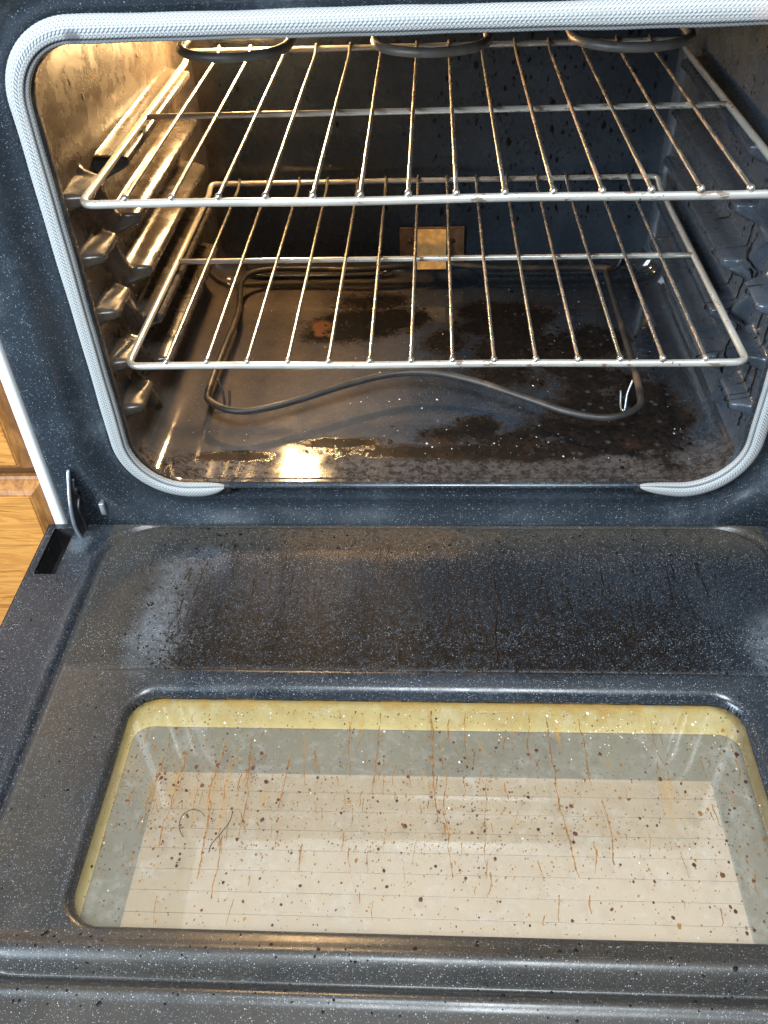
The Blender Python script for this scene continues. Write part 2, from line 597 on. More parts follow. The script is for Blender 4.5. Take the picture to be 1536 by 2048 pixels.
def rrect(hw, z0, z1, rb, rt, ns=(40, 40), nc=14):
    """rounded rectangle in (x, z), counter-clockwise from bottom centre-left corner; equal counts for every size"""
    out = []
    def seg(a, b, n):
        for k in range(n):
            t = k / n
            out.append((a[0] * (1 - t) + b[0] * t, a[1] * (1 - t) + b[1] * t))
    def arc(cx, cz, r, a0, n):
        for k in range(n):
            a = a0 + (math.pi / 2) * k / n
            out.append((cx + r * math.cos(a), cz + r * math.sin(a)))
    seg((-hw + rb, z0), (hw - rb, z0), ns[0])
    arc(hw - rb, z0 + rb, rb, -math.pi / 2, nc)
    seg((hw, z0 + rb), (hw, z1 - rt), ns[1])
    arc(hw - rt, z1 - rt, rt, 0, nc)
    seg((hw - rt, z1), (-hw + rt, z1), ns[0])
    arc(-hw + rt, z1 - rt, rt, math.pi / 2, nc)
    seg((-hw, z1 - rt), (-hw, z0 + rb), ns[1])
    arc(-hw + rb, z0 + rb, rb, math.pi, nc)
    return np.array(out)


def loft(rings, closed_ring=True):
    n = len(rings[0])
    V = np.concatenate(rings)
    F = []
    m = n if closed_ring else n - 1
    k = np.arange(m)
    for i in range(len(rings) - 1):
        F.append(np.stack([i * n + k, i * n + (k + 1) % n, (i + 1) * n + (k + 1) % n, (i + 1) * n + k], 1))
    return V, np.concatenate(F)


def empty(name, loc, label, cat, group=None):
    o = bpy.data.objects.new(name, None)
    o.empty_display_size = .05
    o.location = loc
    o['label'] = label
    o['category'] = cat
    if group:
        o['group'] = group
    COL.objects.link(o)
    return o


def stuff(o):
    o['kind'] = 'stuff'
    return o


# ------------------------------------------------------------------ the oven
ZD = -.180                                       # top of the open door's rim
YF = -.034                                       # front face of the oven frame
oven = empty("oven", (0, 0, -.60), "dirty blue black speckled kitchen oven standing with its door dropped open", "oven")

# --- cavity
ZK = (.157, .101, .044, -.012, -.067)


def seg_ridge(y, z, a, b, up, dn, endr):
    """asymmetric ridge along the segment a-b in the (y, z) plane of a side wall"""
    ay, az = a
    by, bz = b
    L = math.hypot(by - ay, bz - az)
    ty, tz = (by - ay) / L, (bz - az) / L
    s = (y - ay) * ty + (z - az) * tz
    q = (z - az) * ty - (y - ay) * tz
    prof = np.where(q > 0, 1 - sstep(.003, up, q), 1 - sstep(.003, dn, -q))
    ends = sstep(-endr, 0, s) * (1 - sstep(L, L + endr, s))
    return prof * ends


def rib(y, z):
    d = np.zeros_like(y)
    for k, zk in enumerate(ZK):
        d = np.maximum(d, .030 * seg_ridge(y, z, (.120, zk - .002), (.412, zk - .003), .0075, .022, .012))
        d = np.maximum(d, .021 * seg_ridge(y, z, (.024, zk - .001), (.067, zk + .001), .0065, .012, .011))
        d = np.maximum(d, .013 * seg_ridge(y, z, (.070, zk), (.108, zk - .054), .011, .014, .012))
    return d


def cav_ring(y):
    t = float(sstep(-.016, -.002, y))
    lip = rrect(.3095, -.1335, .2925, .056, .045, (70, 190), 14)
    cav = rrect(.325, -.143, .292, .034, .03, (70, 190), 14)
    b = float(1 - math.sqrt(max(0, 1 - (max(0, y - .448) / .022) ** 2))) if y > .448 else 0
    xz = lip * (1 - t) + cav * t
    if b > 0:
        c = np.array([0, .0745])
        w = np.array([.325, .2175])
        xz = c + (xz - c) * (1 - b * .022 / w)
    p = np.column_stack([xz[:, 0], np.full(len(xz), y), xz[:, 1]])
    side = (np.abs(xz[:, 0]) > .28) & (xz[:, 1] > -.115) & (xz[:, 1] < .25)
    d = rib(p[:, 1], p[:, 2]) * side
    p[:, 0] -= np.sign(p[:, 0]) * d
    return p


ys = np.concatenate([np.linspace(-.020, .02, 34), np.linspace(.0225, .13, 44), np.linspace(.136, .40, 46), np.linspace(.404, .448, 14), np.linspace(.4515, .4699, 8)])
rings = [cav_ring(float(y)) for y in ys]
V, F = loft(rings)
nring = len(rings[0])
fi = (F[:, 0] % nring)
is_floor = (fi < 70 + 10) | (fi >= nring - 10)


def sub_mesh(V, F, mask):
    f = F[mask]
    u, inv = np.unique(f, return_inverse=True)
    return V[u], inv.reshape(f.shape)


fv, ff = sub_mesh(V, F, is_floor)
cavity_floor = mesh_obj("cavity_floor", fv, ff[:, ::-1], M['floor'], oven)
wv, wf = sub_mesh(V, F, ~is_floor)
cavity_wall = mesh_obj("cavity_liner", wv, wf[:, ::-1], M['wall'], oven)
bk = rings[-1]
back_wall = mesh_obj("back_wall", bk, [tuple(range(len(bk)))], M['wall'], oven, smooth=False)
# thin pressed bead along the bottom of the back wall, interrupted at the element plate
for x0, x1 in ((-.262, -.058), (.060, .262)):
    s = 1 if x0 < 0 else -1
    inner, outer = (x1, x0) if x0 < 0 else (x0, x1)
    pts = catmull([(outer - s * .012, .464, -.118), (outer, .459, -.133), (outer + s * .04, .4575, -.1365), (inner - s * .03, .4575, -.1365), (inner - s * .01, .458, -.133), (inner + s * .004, .461, -.126)], 8)
    MB().tube(pts, .0022, 8).build("back_bead", M['wall'], oven)

# --- front frame: rounded rings from the cavity lip out to the flat border
def frame_ring(d, y, rect=None):
    if rect is None:
        xz = rrect(.3095 + d, -.1335 - d, .2925 + d, .056 + d, .045 + d, (70, 70), 14)
    else:
        hw, z0, z1 = rect
        src = rrect(.365, -.19, .355, .11, .10, (70, 70), 14)
        c = np.array([0, (z0 + z1) / 2])
        h = np.array([hw, (z1 - z0) / 2])
        n = (src - c)
        xz = rrect(hw, z0, z1, .004, .004, (70, 70), 14)
    return np.column_stack([xz[:, 0], np.full(len(xz), y), xz[:, 1]])


prof = [(.0, -.0195), (.0008, -.0225), (.0025, -.0250), (.0045, -.0255), (.006, -.0235), (.0075, -.019), (.010, -.0165), (.018, -.0165), (.022, -.019), (.025, -.0195), (.028, -.0190)]
for k in range(1, 9):
    t = k / 8
    prof.append((.030 + .026 * t, -.0192 - .0150 * float(sstep(0, 1, np.array(t)))))
prof += [(.059, YF - .0004), (.063, YF)]
rings = [frame_ring(d, y) for d, y in prof]
rings.append(frame_ring(0, YF, (.3985, -.215, .392)))
rings.append(frame_ring(0, YF + .0015, (.400, -.2165, .3935)))
rings.append(frame_ring(0, .02, (.400, -.2165, .3935)))
V, F = loft(rings)
mesh_obj("front_frame", V, F, M['frame'], oven)

# --- white body panels at the sides, dark range top, added reflection strip
for s in (-1, 1):
    x0, x1 = sorted((s * .4015, s * .4130))
    MB().box(x0, x1, -.036, .60, -.58, .394, .003).build("side_panel", M['white'], oven)
MB().box(-.413, .413, -.030, .60, .3965, .437, .004).build("control_rail", M['black'], oven, False)
MB().box(-.413, .413, -.045, .62, .440, .478, .008).build("cooktop", M['black'], oven)
MB().box(-.215, .215, -.052, -.046, .449, .486, .002).build("reflection_strip", M['white'], oven)  # unseen white strip added to reflect as a band in the door glass
MB().box(-.397, .397, .475, .60, -.58, .388, 0).build("rear_housing", M['dark'], oven, False)

# --- woven gasket
def gasket():
    c = rrect(.3190, -.1392, .3025, .064, .053, (700, 480), 100)
    # start at x = +.214 on the bottom, run counter-clockwise to x = -.217
    n = len(c)
    bottom = np.where((c[:, 1] < -.1391))[0]
    i0 = bottom[np.argmin(np.abs(c[bottom, 0] - .216))]
    i1 = bottom[np.argmin(np.abs(c[bottom, 0] + .219))]
    idx = [(i0 + k) % n for k in range((i1 - i0) % n + 1)]
    p = c[idx]
    L = np.concatenate([[0], np.cumsum(np.linalg.norm(np.diff(p, axis=0), axis=1))])
    m = int(L[-1] / .0011)
    Ls = np.linspace(0, L[-1], m)
    px = np.interp(Ls, L, p[:, 0])
    pz = np.interp(Ls, L, p[:, 1])
    tx, tz = np.gradient(px), np.gradient(pz)
    ln = np.hypot(tx, tz)
    tx, tz = tx / ln, tz / ln
    ox, oz = tz, -tx                               # outward normal of the counter-clockwise loop
    nu = 56
    th = np.arange(nu) / nu * 2 * np.pi
    e0 = np.clip(Ls / .055, 0, 1)
    e1 = np.clip((L[-1] - Ls) / .03, 0, 1)
    ta = np.sqrt(np.clip(1 - (1 - e0) ** 2, .02, 1))
    tb = np.sqrt(np.clip(1 - (1 - e1) ** 2, .02, 1))
    w = (.0082 + .0011 * sstep(.2, .29, pz)) * np.minimum(ta, tb)
    hgt = .0060 * (.35 + .65 * np.minimum(ta, tb))
    drop = -.0065 * (1 - e0) ** 2
    V = np.zeros((m, nu, 3))
    A = np.zeros((m, nu))
    wob = 1 + .03 * np.sin(Ls * 31) + .02 * np.sin(Ls * 83 + 1)
    for j, a in enumerate(th):
        ca, sa = np.cos(a), np.sin(a)
        rows = 26
        rowf = a / (2 * np.pi) * rows
        rowi = math.floor(rowf)
        fr = rowf - rowi
        ph = Ls / .0033 + (0.5 if rowi % 2 else 0.0) + (fr - .5) * .55 * (1 if rowi % 2 else -1)
        kn = np.abs(np.sin(np.pi * ph)) * (.35 + .65 * math.sin(math.pi * fr))
        bead = math.exp(-((a - 2.45) / .16) ** 2)   # furrow beside the thin inner cord
        A[:, j] = kn * (1 - .8 * bead)
        r = 1 + .10 * (kn - .5) - .20 * bead
        n_out = w * wob * ca * r
        n_fwd = hgt * sa * r
        V[:, j, 0] = px + ox * n_out
        V[:, j, 2] = pz + oz * n_out - drop * 0 + (-drop) * 0
        V[:, j, 1] = -.0260 - n_fwd
        V[:, j, 2] += np.where(e0 < 1, .0045 * (1 - e0) ** 2, 0)
        V[:, j, 2] += np.where(e1 < 1, .0035 * (1 - e1) ** 2, 0)
    k = np.arange(nu)
    F = np.concatenate([np.stack([i * nu + k, (i + 1) * nu + k, (i + 1) * nu + (k + 1) % nu, i * nu + (k + 1) % nu], 1) for i in range(m - 1)])
    return mesh_obj("gasket", V.reshape(-1, 3), F, M['gasket'], oven, True, {'weave': A.ravel()})


gasket()
for s in (-1, 1):                                   # punched seats where the gasket ends tuck in
    MB().box(s * .222 - .010, s * .222 + .010, -.0255, -.015, -.147, -.134, .004).build("gasket_seat", M['dark'], oven)

# --- oven lamp, back left under the ceiling
LAMP = (-.228, .466, .226)
def ball(c, r, n=14, m=20, sy=1.0):
    V, F = [], []
    for i in range(n + 1):
        a = math.pi * i / n
        for j in range(m):
            b = 2 * math.pi * j / m
            V.append((c[0] + r * math.sin(a) * math.cos(b), c[1] + sy * r * math.sin(a) * math.sin(b), c[2] + r * math.cos(a)))
    for i in range(n):
        for j in range(m):
            F.append((i * m + j, (i + 1) * m + j, (i + 1) * m + (j + 1) % m, i * m + (j + 1) % m))
    return V, F


MB().addm(*ball(LAMP, .021, sy=.62)).build("lamp_bulb", M['lamp'], oven)
ring_pts = [(LAMP[0] + .034 * math.cos(a), .4655, LAMP[2] + .034 * math.sin(a)) for a in np.linspace(0, 2 * math.pi, 36)[:-1]]
MB().tube(ring_pts, .004, 8, True).build("lamp_collar", M['hinge'], oven)

# --- broil element: hanging hairpin loops under the ceiling
zb = .252
loops = []
xs = [(-.226, -.128), (-.051, .050), (.124, .226)]
pts = []
yb, yfr = .40, .088
for i, (a, b) in enumerate(xs):
    r = (b - a) / 2
    cx = (a + b) / 2
    pts += [(a, yb, zb)] if i == 0 else []
    for k in range(13):
        an = math.pi + math.pi * k / 12
        pts.append((cx + r * math.cos(an), yfr + r * .85 + r * .85 * math.sin(an), zb))
    if i < 2:
        nx = xs[i + 1][0]
        r2 = (nx - b) / 2
        for k in range(9):
            an = math.pi - math.pi * k / 8
            pts.append(((b + nx) / 2 + r2 * math.cos(an), yb - r2 + r2 * math.sin(an), zb))
pts.append((xs[2][1], yb, zb))
P = np.array(pts)
MB().tube(P, .0042, 12).build("broil_element", M['element'], oven)

# --- bake element above the floor
ze = -.113
pts = [(-.018, .466, -.104), (-.018, .440, -.110), (-.10, .428, ze), (-.254, .424, ze), (-.256, .30, ze), (-.261, .135, ze), (-.252, .098, ze), (-.215, .082, ze - .001), (-.165, .098, ze - .001),
       (-.10, .133, ze), (-.05, .153, ze + .001), (0, .156, ze + .001), (.05, .140, ze), (.11, .104, ze - .001), (.155, .078, ze - .002), (.195, .068, ze - .002), (.228, .084, ze - .001),
       (.237, .118, ze), (.240, .25, ze), (.242, .40, ze), (.240, .424, ze), (.10, .428, ze), (.022, .440, -.110), (.022, .466, -.104)]
bake = MB().tube(catmull(pts, 9), .0041, 12).build("bake_element", M['bake'], oven)
for x, y, sx in ((-.247, .128, 1), (.226, .122, -1)):
    p = catmull([(x - sx * .008, y + .020, ze - .001), (x - sx * .001, y + .008, ze - .012), (x + sx * .002, y - .004, -.1405), (x + sx * .005, y + .004, -.1405), (x + sx * .004, y + .020, ze - .016)], 6)
    MB().tube(p, .0014, 6).build("support_clip", M['hinge_edge'] if sx < 0 else M['dark'], bake)
# mounting plate; middle tab tilted and tinted for the lamp's glow
plate = MB().box(-.045, .047, .4635, .4665, -.124, -.068, .001).build("element_plate", M['lamplit_plate'], oven, False)
tab = MB()
tab.addm([(-.020, .4625, -.070), (.021, .4625, -.070), (.021, .428, -.113), (-.020, .428, -.113), (-.020, .4605, -.070), (.021, .4605, -.070), (.021, .426, -.113), (-.020, .426, -.113)],
         [(4, 5, 6, 7), (0, 3, 2, 1), (0, 1, 5, 4), (3, 7, 6, 2), (0, 4, 7, 3), (1, 2, 6, 5)])
tab.build("plate_tab", M['bright'], plate, False)
for x in (-.030, .031):
    MB().addm(*ball((x, .4625, -.088), .003, 8, 10)).build("plate_screw", M['dark'], plate)

# --- hinge arms
for s in (-1, 1):
    xh = s * .3765
    prof = [(-.030, -.108), (-.036, -.104), (-.046, -.118), (-.056, -.135), (-.0615, -.155), (-.060, -.172), (-.052, -.192), (-.040, -.196), (-.028, -.190), (-.028, -.125)]
    n = len(prof)
    V = [(xh - .0016, y, z) for y, z in prof] + [(xh + .0016, y, z) for y, z in prof]
    Fh = [tuple(range(n))[::-1], tuple(range(n, 2 * n))] + [(i, (i + 1) % n, n + (i + 1) % n, n + i) for i in range(n)]
    hg = MB().addm(V, Fh).build("hinge_arm", M['hinge'], oven, False)
    edge = catmull([(xh, y - .0006, z) for y, z in prof[1:7]], 6)
    MB().tube(edge, .0021, 8).build("hinge_edge", M['hinge_edge'], hg)
    fx = xh - s * .0018
    sq = catmull([(fx, -.036, -.116), (fx, -.042, -.128), (fx, -.038, -.140), (fx, -.047, -.150), (fx, -.044, -.165), (fx, -.046, -.182)], 6)
    MB().tube(sq, .0022, 8).build("hinge_rib", M['hinge'], hg)
    MB().addm(*ball((fx, -.040, -.128), .0042, 8, 12)).build("hinge_rivet", M['hinge'], hg)
    MB().box(min(xh - s * .020, xh - s * .026), max(xh - s * .020, xh - s * .026), YF - .004, YF + .004, -.166, -.150, .0012).build("hinge_clip", M['hinge_edge'], oven)

# ------------------------------------------------------------------ the door, hanging open
def sd_rbox(x, y, cx, cy, hx, hy, r):
    qx = np.abs(x - cx) - hx + r
    qy = np.abs(y - cy) - hy + r
    return np.hypot(np.maximum(qx, 0), np.maximum(qy, 0)) + np.minimum(np.maximum(qx, qy), 0) - r


WIN = (0, -.3635, .2665, .1015, .026)
PAN = (0, -.26925, .3460, .23075, .055)
SLOTS = [(-.3985, -.0785, .0115, .0345, .001), (.3985, -.0785, .0115, .0345, .001)]


def door_h(x, y):
    d = sd_rbox(x, y, *PAN)
    h = -.0042 * np.exp(-(d / .0034) ** 2) + .0038 * sstep(0.0, -.009, d)
    h += .0008 * np.exp(-((d - .009) / .004) ** 2)
    tap = 1 - sstep(.22, .335, np.abs(x))
    h += tap * (.0034 * sstep(-.2365, -.2400, y) - .0034 * sstep(-.2415, -.264, y)) - .0012 * np.exp(-((y + .2365) / .0016) ** 2) * (1 - sstep(.30, .345, np.abs(x)))
    pan_in = sstep(.0, -.02, d)
    h -= .0018 * pan_in * np.sin(np.clip((-.05 - y) / .186, 0, 1) * math.pi)
    w = sd_rbox(x, y, *WIN)
    R = .009
    u = np.clip(1 - w / R, 0, 1)
    h -= R * (1 - np.sqrt(np.clip(1 - u * u, 0, 1)))
    h += .0060 * np.exp(-((y + .4850) / .0085) ** 2)
    h += -.0012 * np.exp(-((y + .5005) / .005) ** 2) + .0016 * np.exp(-((y + .5105) / .0038) ** 2)
    rear = np.clip((y + .038) / .004, 0, 1)
    h -= .004 * (1 - np.sqrt(np.clip(1 - rear ** 2, 0, 1)))
    ed = np.clip((np.abs(x) - .416) / .0035, 0, 1)
    h -= .0035 * (1 - np.sqrt(np.clip(1 - ed ** 2, 0, 1)))
    return h


nx, ny = 461, 421
gx = np.linspace(-.4195, .4195, nx)
gy = np.linspace(-.640, -.0345, ny)
X, Y = np.meshgrid(gx, gy)
cellx, celly = gx[1] - gx[0], gy[1] - gy[0]
cell = max(cellx, celly)
for S in [WIN] + SLOTS:
    for _ in range(3):
        w = sd_rbox(X, Y, *S)
        e = 1e-5
        dx = (sd_rbox(X + e, Y, *S) - w) / e
        dy = (sd_rbox(X, Y + e, *S) - w) / e
        near = np.abs(w) < cell * .55
        X = np.where(near, X - dx * w, X)
        Y = np.where(near, Y - dy * w, Y)
Z = ZD + door_h(X, Y)
V = np.column_stack([X.ravel(), Y.ravel(), Z.ravel()])
I = np.arange(nx * ny).reshape(ny, nx)
F = np.stack([I[:-1, :-1].ravel(), I[:-1, 1:].ravel(), I[1:, 1:].ravel(), I[1:, :-1].ravel()], 1)
cxy = V[F].mean(1)
keep = np.ones(len(F), bool)
for S in [WIN] + SLOTS:
    keep &= sd_rbox(cxy[:, 0], cxy[:, 1], *S) > 0
door = mesh_obj("door", V, F[keep], M['door'], oven)
# outer shell of the door: black edge band and white skin beneath
mb = MB()
mb.box(-.4205, -.4170, -.642, -.0345, ZD - .026, ZD - .0022, .001)
mb.box(.4170, .4205, -.642, -.0345, ZD - .026, ZD - .0022, .001)
mb.box(-.4165, .4165, -.0375, -.0345, ZD - .040, ZD - .0042, .0005)
mb.box(-.4205, .4205, -.646, -.640, ZD - .026, ZD - .0005, .001)
mb.build("edge_band", M['black'], door, False)
MB().box(-.4195, .4195, -.645, -.038, ZD - .058, ZD - .0415, .004).build("outer_skin", M['white'], door, False)
for S in SLOTS:
    cx, cy, hx, hy, _ = S
    hx += .001
    hy += .001
    z0, z1 = ZD - .032, ZD - .0004
    Vs = [(cx - hx, cy - hy, z1), (cx + hx, cy - hy, z1), (cx + hx, cy + hy, z1), (cx - hx, cy + hy, z1), (cx - hx, cy - hy, z0), (cx + hx, cy - hy, z0), (cx + hx, cy + hy, z0), (cx - hx, cy + hy, z0)]
    MB().addm(Vs, [(0, 1, 5, 4), (1, 2, 6, 5), (2, 3, 7, 6), (3, 0, 4, 7), (4, 5, 6, 7)]).build("hinge_slot", M['dark'], door, False)

# --- window: yellowed duct, outer pane with cream ribs, inner glass
ZG = ZD - .0105


def rr_xy(cx, cy, hx, hy, r, z, n=10):
    out = []
    for ax, ay, a0 in ((1, -1, -90), (1, 1, 0), (-1, 1, 90), (-1, -1, 180)):
        for k in range(n + 1):
            a = math.radians(a0 + 90 * k / n)
            out.append((cx + ax * (hx - r) + r * math.cos(a), cy + ay * (hy - r) + r * math.sin(a), z))
    return np.array(out)


ZO = -.2160
rings = [rr_xy(0, -.3635, .2715, .1065, .027, ZG - .0035), rr_xy(0, -.3638, .2715, .1058, .027, ZG - .006), rr_xy(0, -.3645, .2715, .1045, .025, -.199),
         rr_xy(0, -.3662, .2715, .1018, .023, -.2065), rr_xy(0, -.3682, .2712, .0990, .020, -.2135), rr_xy(0, -.3692, .2698, .0974, .017, ZO + .0006)]
V, F = loft(rings)
mesh_obj("window_duct", V, F[:, ::-1], M['duct'], door)
MB().box(-.285, .285, -.485, -.262, ZO - .004, ZO, .0005).build("outer_pane", M['grey'], door, False)
y = -.3185
k = 0
while y > -.478:
    MB().box(-.2365, .2365, y - .0171, y, ZO - .001, ZO + .0008, .0002).build("window_slat", M['cream'], door, False)
    y -= .01740
g = rr_xy(0, -.3635, .273, .108, .034, ZG)
g2 = g.copy()
g2[:, 2] = ZG - .003
n = len(g)
glass = MB().addm(g, [tuple(range(n))]).build("glass_pane", M['glass'], door, False)

# --- burnt drops, runs and flecks (real relief, joined)
def dot_field(mb, pts, sizes, zf, el=1.25, hk=.22):
    for (px, py), s in zip(pts, sizes):
        n = 7
        a0 = rng.uniform(0, 6.28)
        z = zf(px, py)
        rot = rng.uniform(-.5, .5)
        ring = []
        for k in range(n):
            a = a0 + 2 * math.pi * k / n
            r = s * rng.uniform(.72, 1.15)
            x, yv = r * math.cos(a), r * math.sin(a) * el
            ring.append((px + x * math.cos(rot) - yv * math.sin(rot), py + x * math.sin(rot) + yv * math.cos(rot), z + .00005))
        inner = [(px + (q[0] - px) * .6, py + (q[1] - py) * .6, z + s * hk * .8) for q in ring]
        F = [(k, (k + 1) % n, n + (k + 1) % n, n + k) for k in range(n)] + [tuple(range(n, 2 * n))]
        mb.addm(ring + inner, F)


def ribbon(mb, path, w, zf, hk=.25):
    """a run of baked grease: thin raised strip along a wandering path on the (x, y) plane"""
    m = len(path)
    P = np.asarray(path, float)
    T = np.gradient(P, axis=0)
    T /= np.linalg.norm(T, axis=1)[:, None] + 1e-9
    V = []
    for i in range(m):
        nx_, ny_ = -T[i][1], T[i][0]
        wi = w[i]
        for q, hh in ((-1, .00005), (-.45, 1), (.45, 1), (1, .00005)):
            x, yv = P[i][0] + nx_ * q * wi, P[i][1] + ny_ * q * wi
            V.append((x, yv, zf(x, yv) + (hh if hh < .5 else wi * hk)))
    F = [(i * 4 + k, i * 4 + k + 1, i * 4 + k + 5, i * 4 + k + 4) for i in range(m - 1) for k in range(3)]
    mb.addm(V, F)


def wander(x0, y0, length, lean=0.0, amp=.0012, step=.0022, kink=.6):
    pts = [(x0, y0)]
    dx = 0.0
    n = max(4, int(length / step))
    x = x0
    for i in range(n):
        dx = dx * kink + rng.normal(0, amp)
        x += dx * .6 + lean * step
        pts.append((x, y0 - (i + 1) * length / n))
    return pts


gz = lambda x, y: ZG + .0002
dz = lambda x, y: float(ZD + door_h(np.array(x), np.array(y))) + .0001

inwin = lambda x, y, m=.004: float(sd_rbox(np.array(x), np.array(y), *WIN)) < -m


def win_pts(n, fn):
    out = []
    while len(out) < n:
        x, yv = rng.uniform(-.262, .262), rng.uniform(-.463, -.264)
        if inwin(x, yv) and rng.random() < fn(x, yv):
            out.append((x, yv))
    return out


dens = lambda x, y: .9 * math.exp(-((x + .185) / .06) ** 2 - ((y + .345) / .035) ** 2) + .24 + .72 * math.exp(-((y + .365) / .05) ** 2) * (.65 + .35 * math.sin(x * 23 + 1.3))
mb = MB()
dot_field(mb, win_pts(1500, dens), rng.lognormal(math.log(.00040), .42, 1500), gz)
dot_field(mb, win_pts(90, dens), rng.uniform(.0009, .0014, 90), gz, 1.25, .1)
dot_field(mb, win_pts(18, dens), rng.uniform(.0014, .0022, 18), gz, 1.2, .1)
stuff(mb.build("glass_spatter", M['tar'], door))
mb = MB()
dot_field(mb, win_pts(2300, dens), rng.lognormal(math.log(.00042), .45, 2300), gz, 1.5)
for i in range(120):
    x, yv = win_pts(1, dens)[0]
    L = rng.uniform(.005, .022)
    if inwin(x, yv - L):
        p = wander(x, yv, L, 0, .0006)
        ribbon(mb, p, np.linspace(.00045, .00022, len(p)) * rng.uniform(.5, 1.6) * (.4 + rng.random(len(p))), gz)
for x, y0, L, w in [(.0000, -.268, .105, .0011), (-.045, -.285, .07, .0007), (.100, -.272, .145, .0010), (.128, -.275, .065, .0010), (.085, -.272, .05, .0008), (.137, -.352, .055, .0009), (-.155, -.300, .09, .0009), (-.178, -.305, .120, .0010),
                    (-.210, -.315, .085, .0010), (-.120, -.315, .05, .0009), (.190, -.275, .06, .0007), (-.07, -.275, .06, .0007), (.03, -.27, .05, .0006), (-.228, -.32, .07, .0009), (-.165, -.39, .05, .0009), (.045, -.34, .08, .0006), (.006, -.30, .12, .0007)]:
    if inwin(x, y0) and inwin(x, y0 - L):
        p = wander(x, y0, L, amp=.00045)
        ribbon(mb, p, w * .75 * (.3 + 1.0 * rng.random(len(p)) ** 2), gz)
stuff(mb.build("amber_runs", M['amber'], door))
mb = MB()
wd = lambda x, y: (math.exp(-((y + .285) / .022) ** 2) * (.25 + .75 * float(sstep(-.05, .15, np.array(x)))))
dot_field(mb, win_pts(150, wd), rng.lognormal(math.log(.00048), .4, 150), gz)
dot_field(mb, win_pts(30, lambda x, y: .3), rng.uniform(.0003, .0007, 30), gz)
stuff(mb.build("ash_flecks", M['fleck'], door))

mb = MB()
RUNS = [(-.235, -.105, .07, .0011), (-.20, -.085, .045, .0009), (-.205, -.072, .02, .0007), (-.178, -.120, .050, .0015), (-.180, -.160, .042, .0010), (-.205, -.175, .045, .0014), (-.15, -.08, .06, .0008), (-.138, -.09, .055, .0010),
                    (-.06, -.14, .055, .0012), (-.072, -.10, .05, .0008), (-.045, -.09, .03, .0008), (-.115, -.13, .05, .0007), (.062, -.105, .06, .0018), (.064, -.16, .065, .0017), (.112, -.11, .055, .0014), (.135, -.13, .06, .0012),
                    (.14, -.175, .05, .0011), (.03, -.15, .05, .0010), (.02, -.18, .04, .0008), (.17, -.105, .04, .0011), (.235, -.105, .05, .0010), (.245, -.125, .045, .0009), (.265, -.095, .045, .0010), (-.02, -.17, .05, .0009),
                    (-.03, -.20, .03, .0011), (.09, -.195, .035, .0009), (-.10, -.19, .04, .0009), (.004, -.205, .028, .0010)]
RUNS = [(x, y0, L, w * .95) for x, y0, L, w in RUNS] + [(rng.uniform(-.25, .27), rng.uniform(-.20, -.07), rng.uniform(.008, .045), rng.uniform(.0003, .0009)) for _ in range(120)]
for x, y0, L, w in RUNS:
    L = min(L, y0 + .236)
    if L < .006:
        continue
    p = wander(x, y0, L, lean=rng.normal(0, .06), amp=.0005)
    t = np.linspace(0, 1, len(p))
    wn = np.interp(t, np.linspace(0, 1, 9), rng.uniform(.15, 1.2, 9))
    ribbon(mb, p, w * wn * (.45 + .55 * rng.random(len(p))) + .00008, dz)
pts, sz = [], []
while len(pts) < 6500:
    x, yv = rng.uniform(-.30, .31), rng.uniform(-.2365, -.055)
    k = (.30 + .70 * float(sstep(-.06, -.20, np.array(yv)))) * (1 - float(sstep(.23, .32, np.array(abs(x)))) * .85)
    if rng.random() < k:
        pts.append((x, yv))
        sz.append(min(.0016, rng.lognormal(math.log(.00052), .45)))
dot_field(mb, pts, sz, dz, 1.3)
pts = [(rng.uniform(-.36, .36), rng.uniform(-.52, -.472)) for _ in range(170)]
dot_field(mb, pts, rng.lognormal(math.log(.0008), .4, 170), dz, 1.2)
pts = [(rng.uniform(-.41, .41), rng.uniform(-.515, -.045)) for _ in range(1500)]
pts = [p for p in pts if float(sd_rbox(np.array(p[0]), np.array(p[1]), *WIN)) > .010]
dot_field(mb, pts, np.minimum(.0014, rng.lognormal(math.log(.00045), .5, len(pts))), dz, 1.3)
stuff(mb.build("burnt_drips", M['char'], door))

# --- runs of burnt grease on the right-hand cavity wall
def wall_ribbon(mb, path, w, side=1, lift=.0012):
    P = np.asarray(path, float)
    T = np.gradient(P, axis=0)
    T /= np.linalg.norm(T, axis=1)[:, None] + 1e-9
    V = []
    for i in range(len(P)):
        ny_, nz_ = -T[i][1], T[i][0]
        for q, hh in ((-1, 0), (-.45, 1), (.45, 1), (1, 0)):
            yv, z = P[i][0] + ny_ * q * w[i], P[i][1] + nz_ * q * w[i]
            d = float(rib(np.array([yv]), np.array([z]))[0])
            V.append((side * (.325 - d - lift * .6 - lift * hh), yv, z))
    F = [(i * 4 + k, i * 4 + k + 1, i * 4 + k + 5, i * 4 + k + 4) for i in range(len(P) - 1) for k in range(3)]
    mb.addm(V, F)


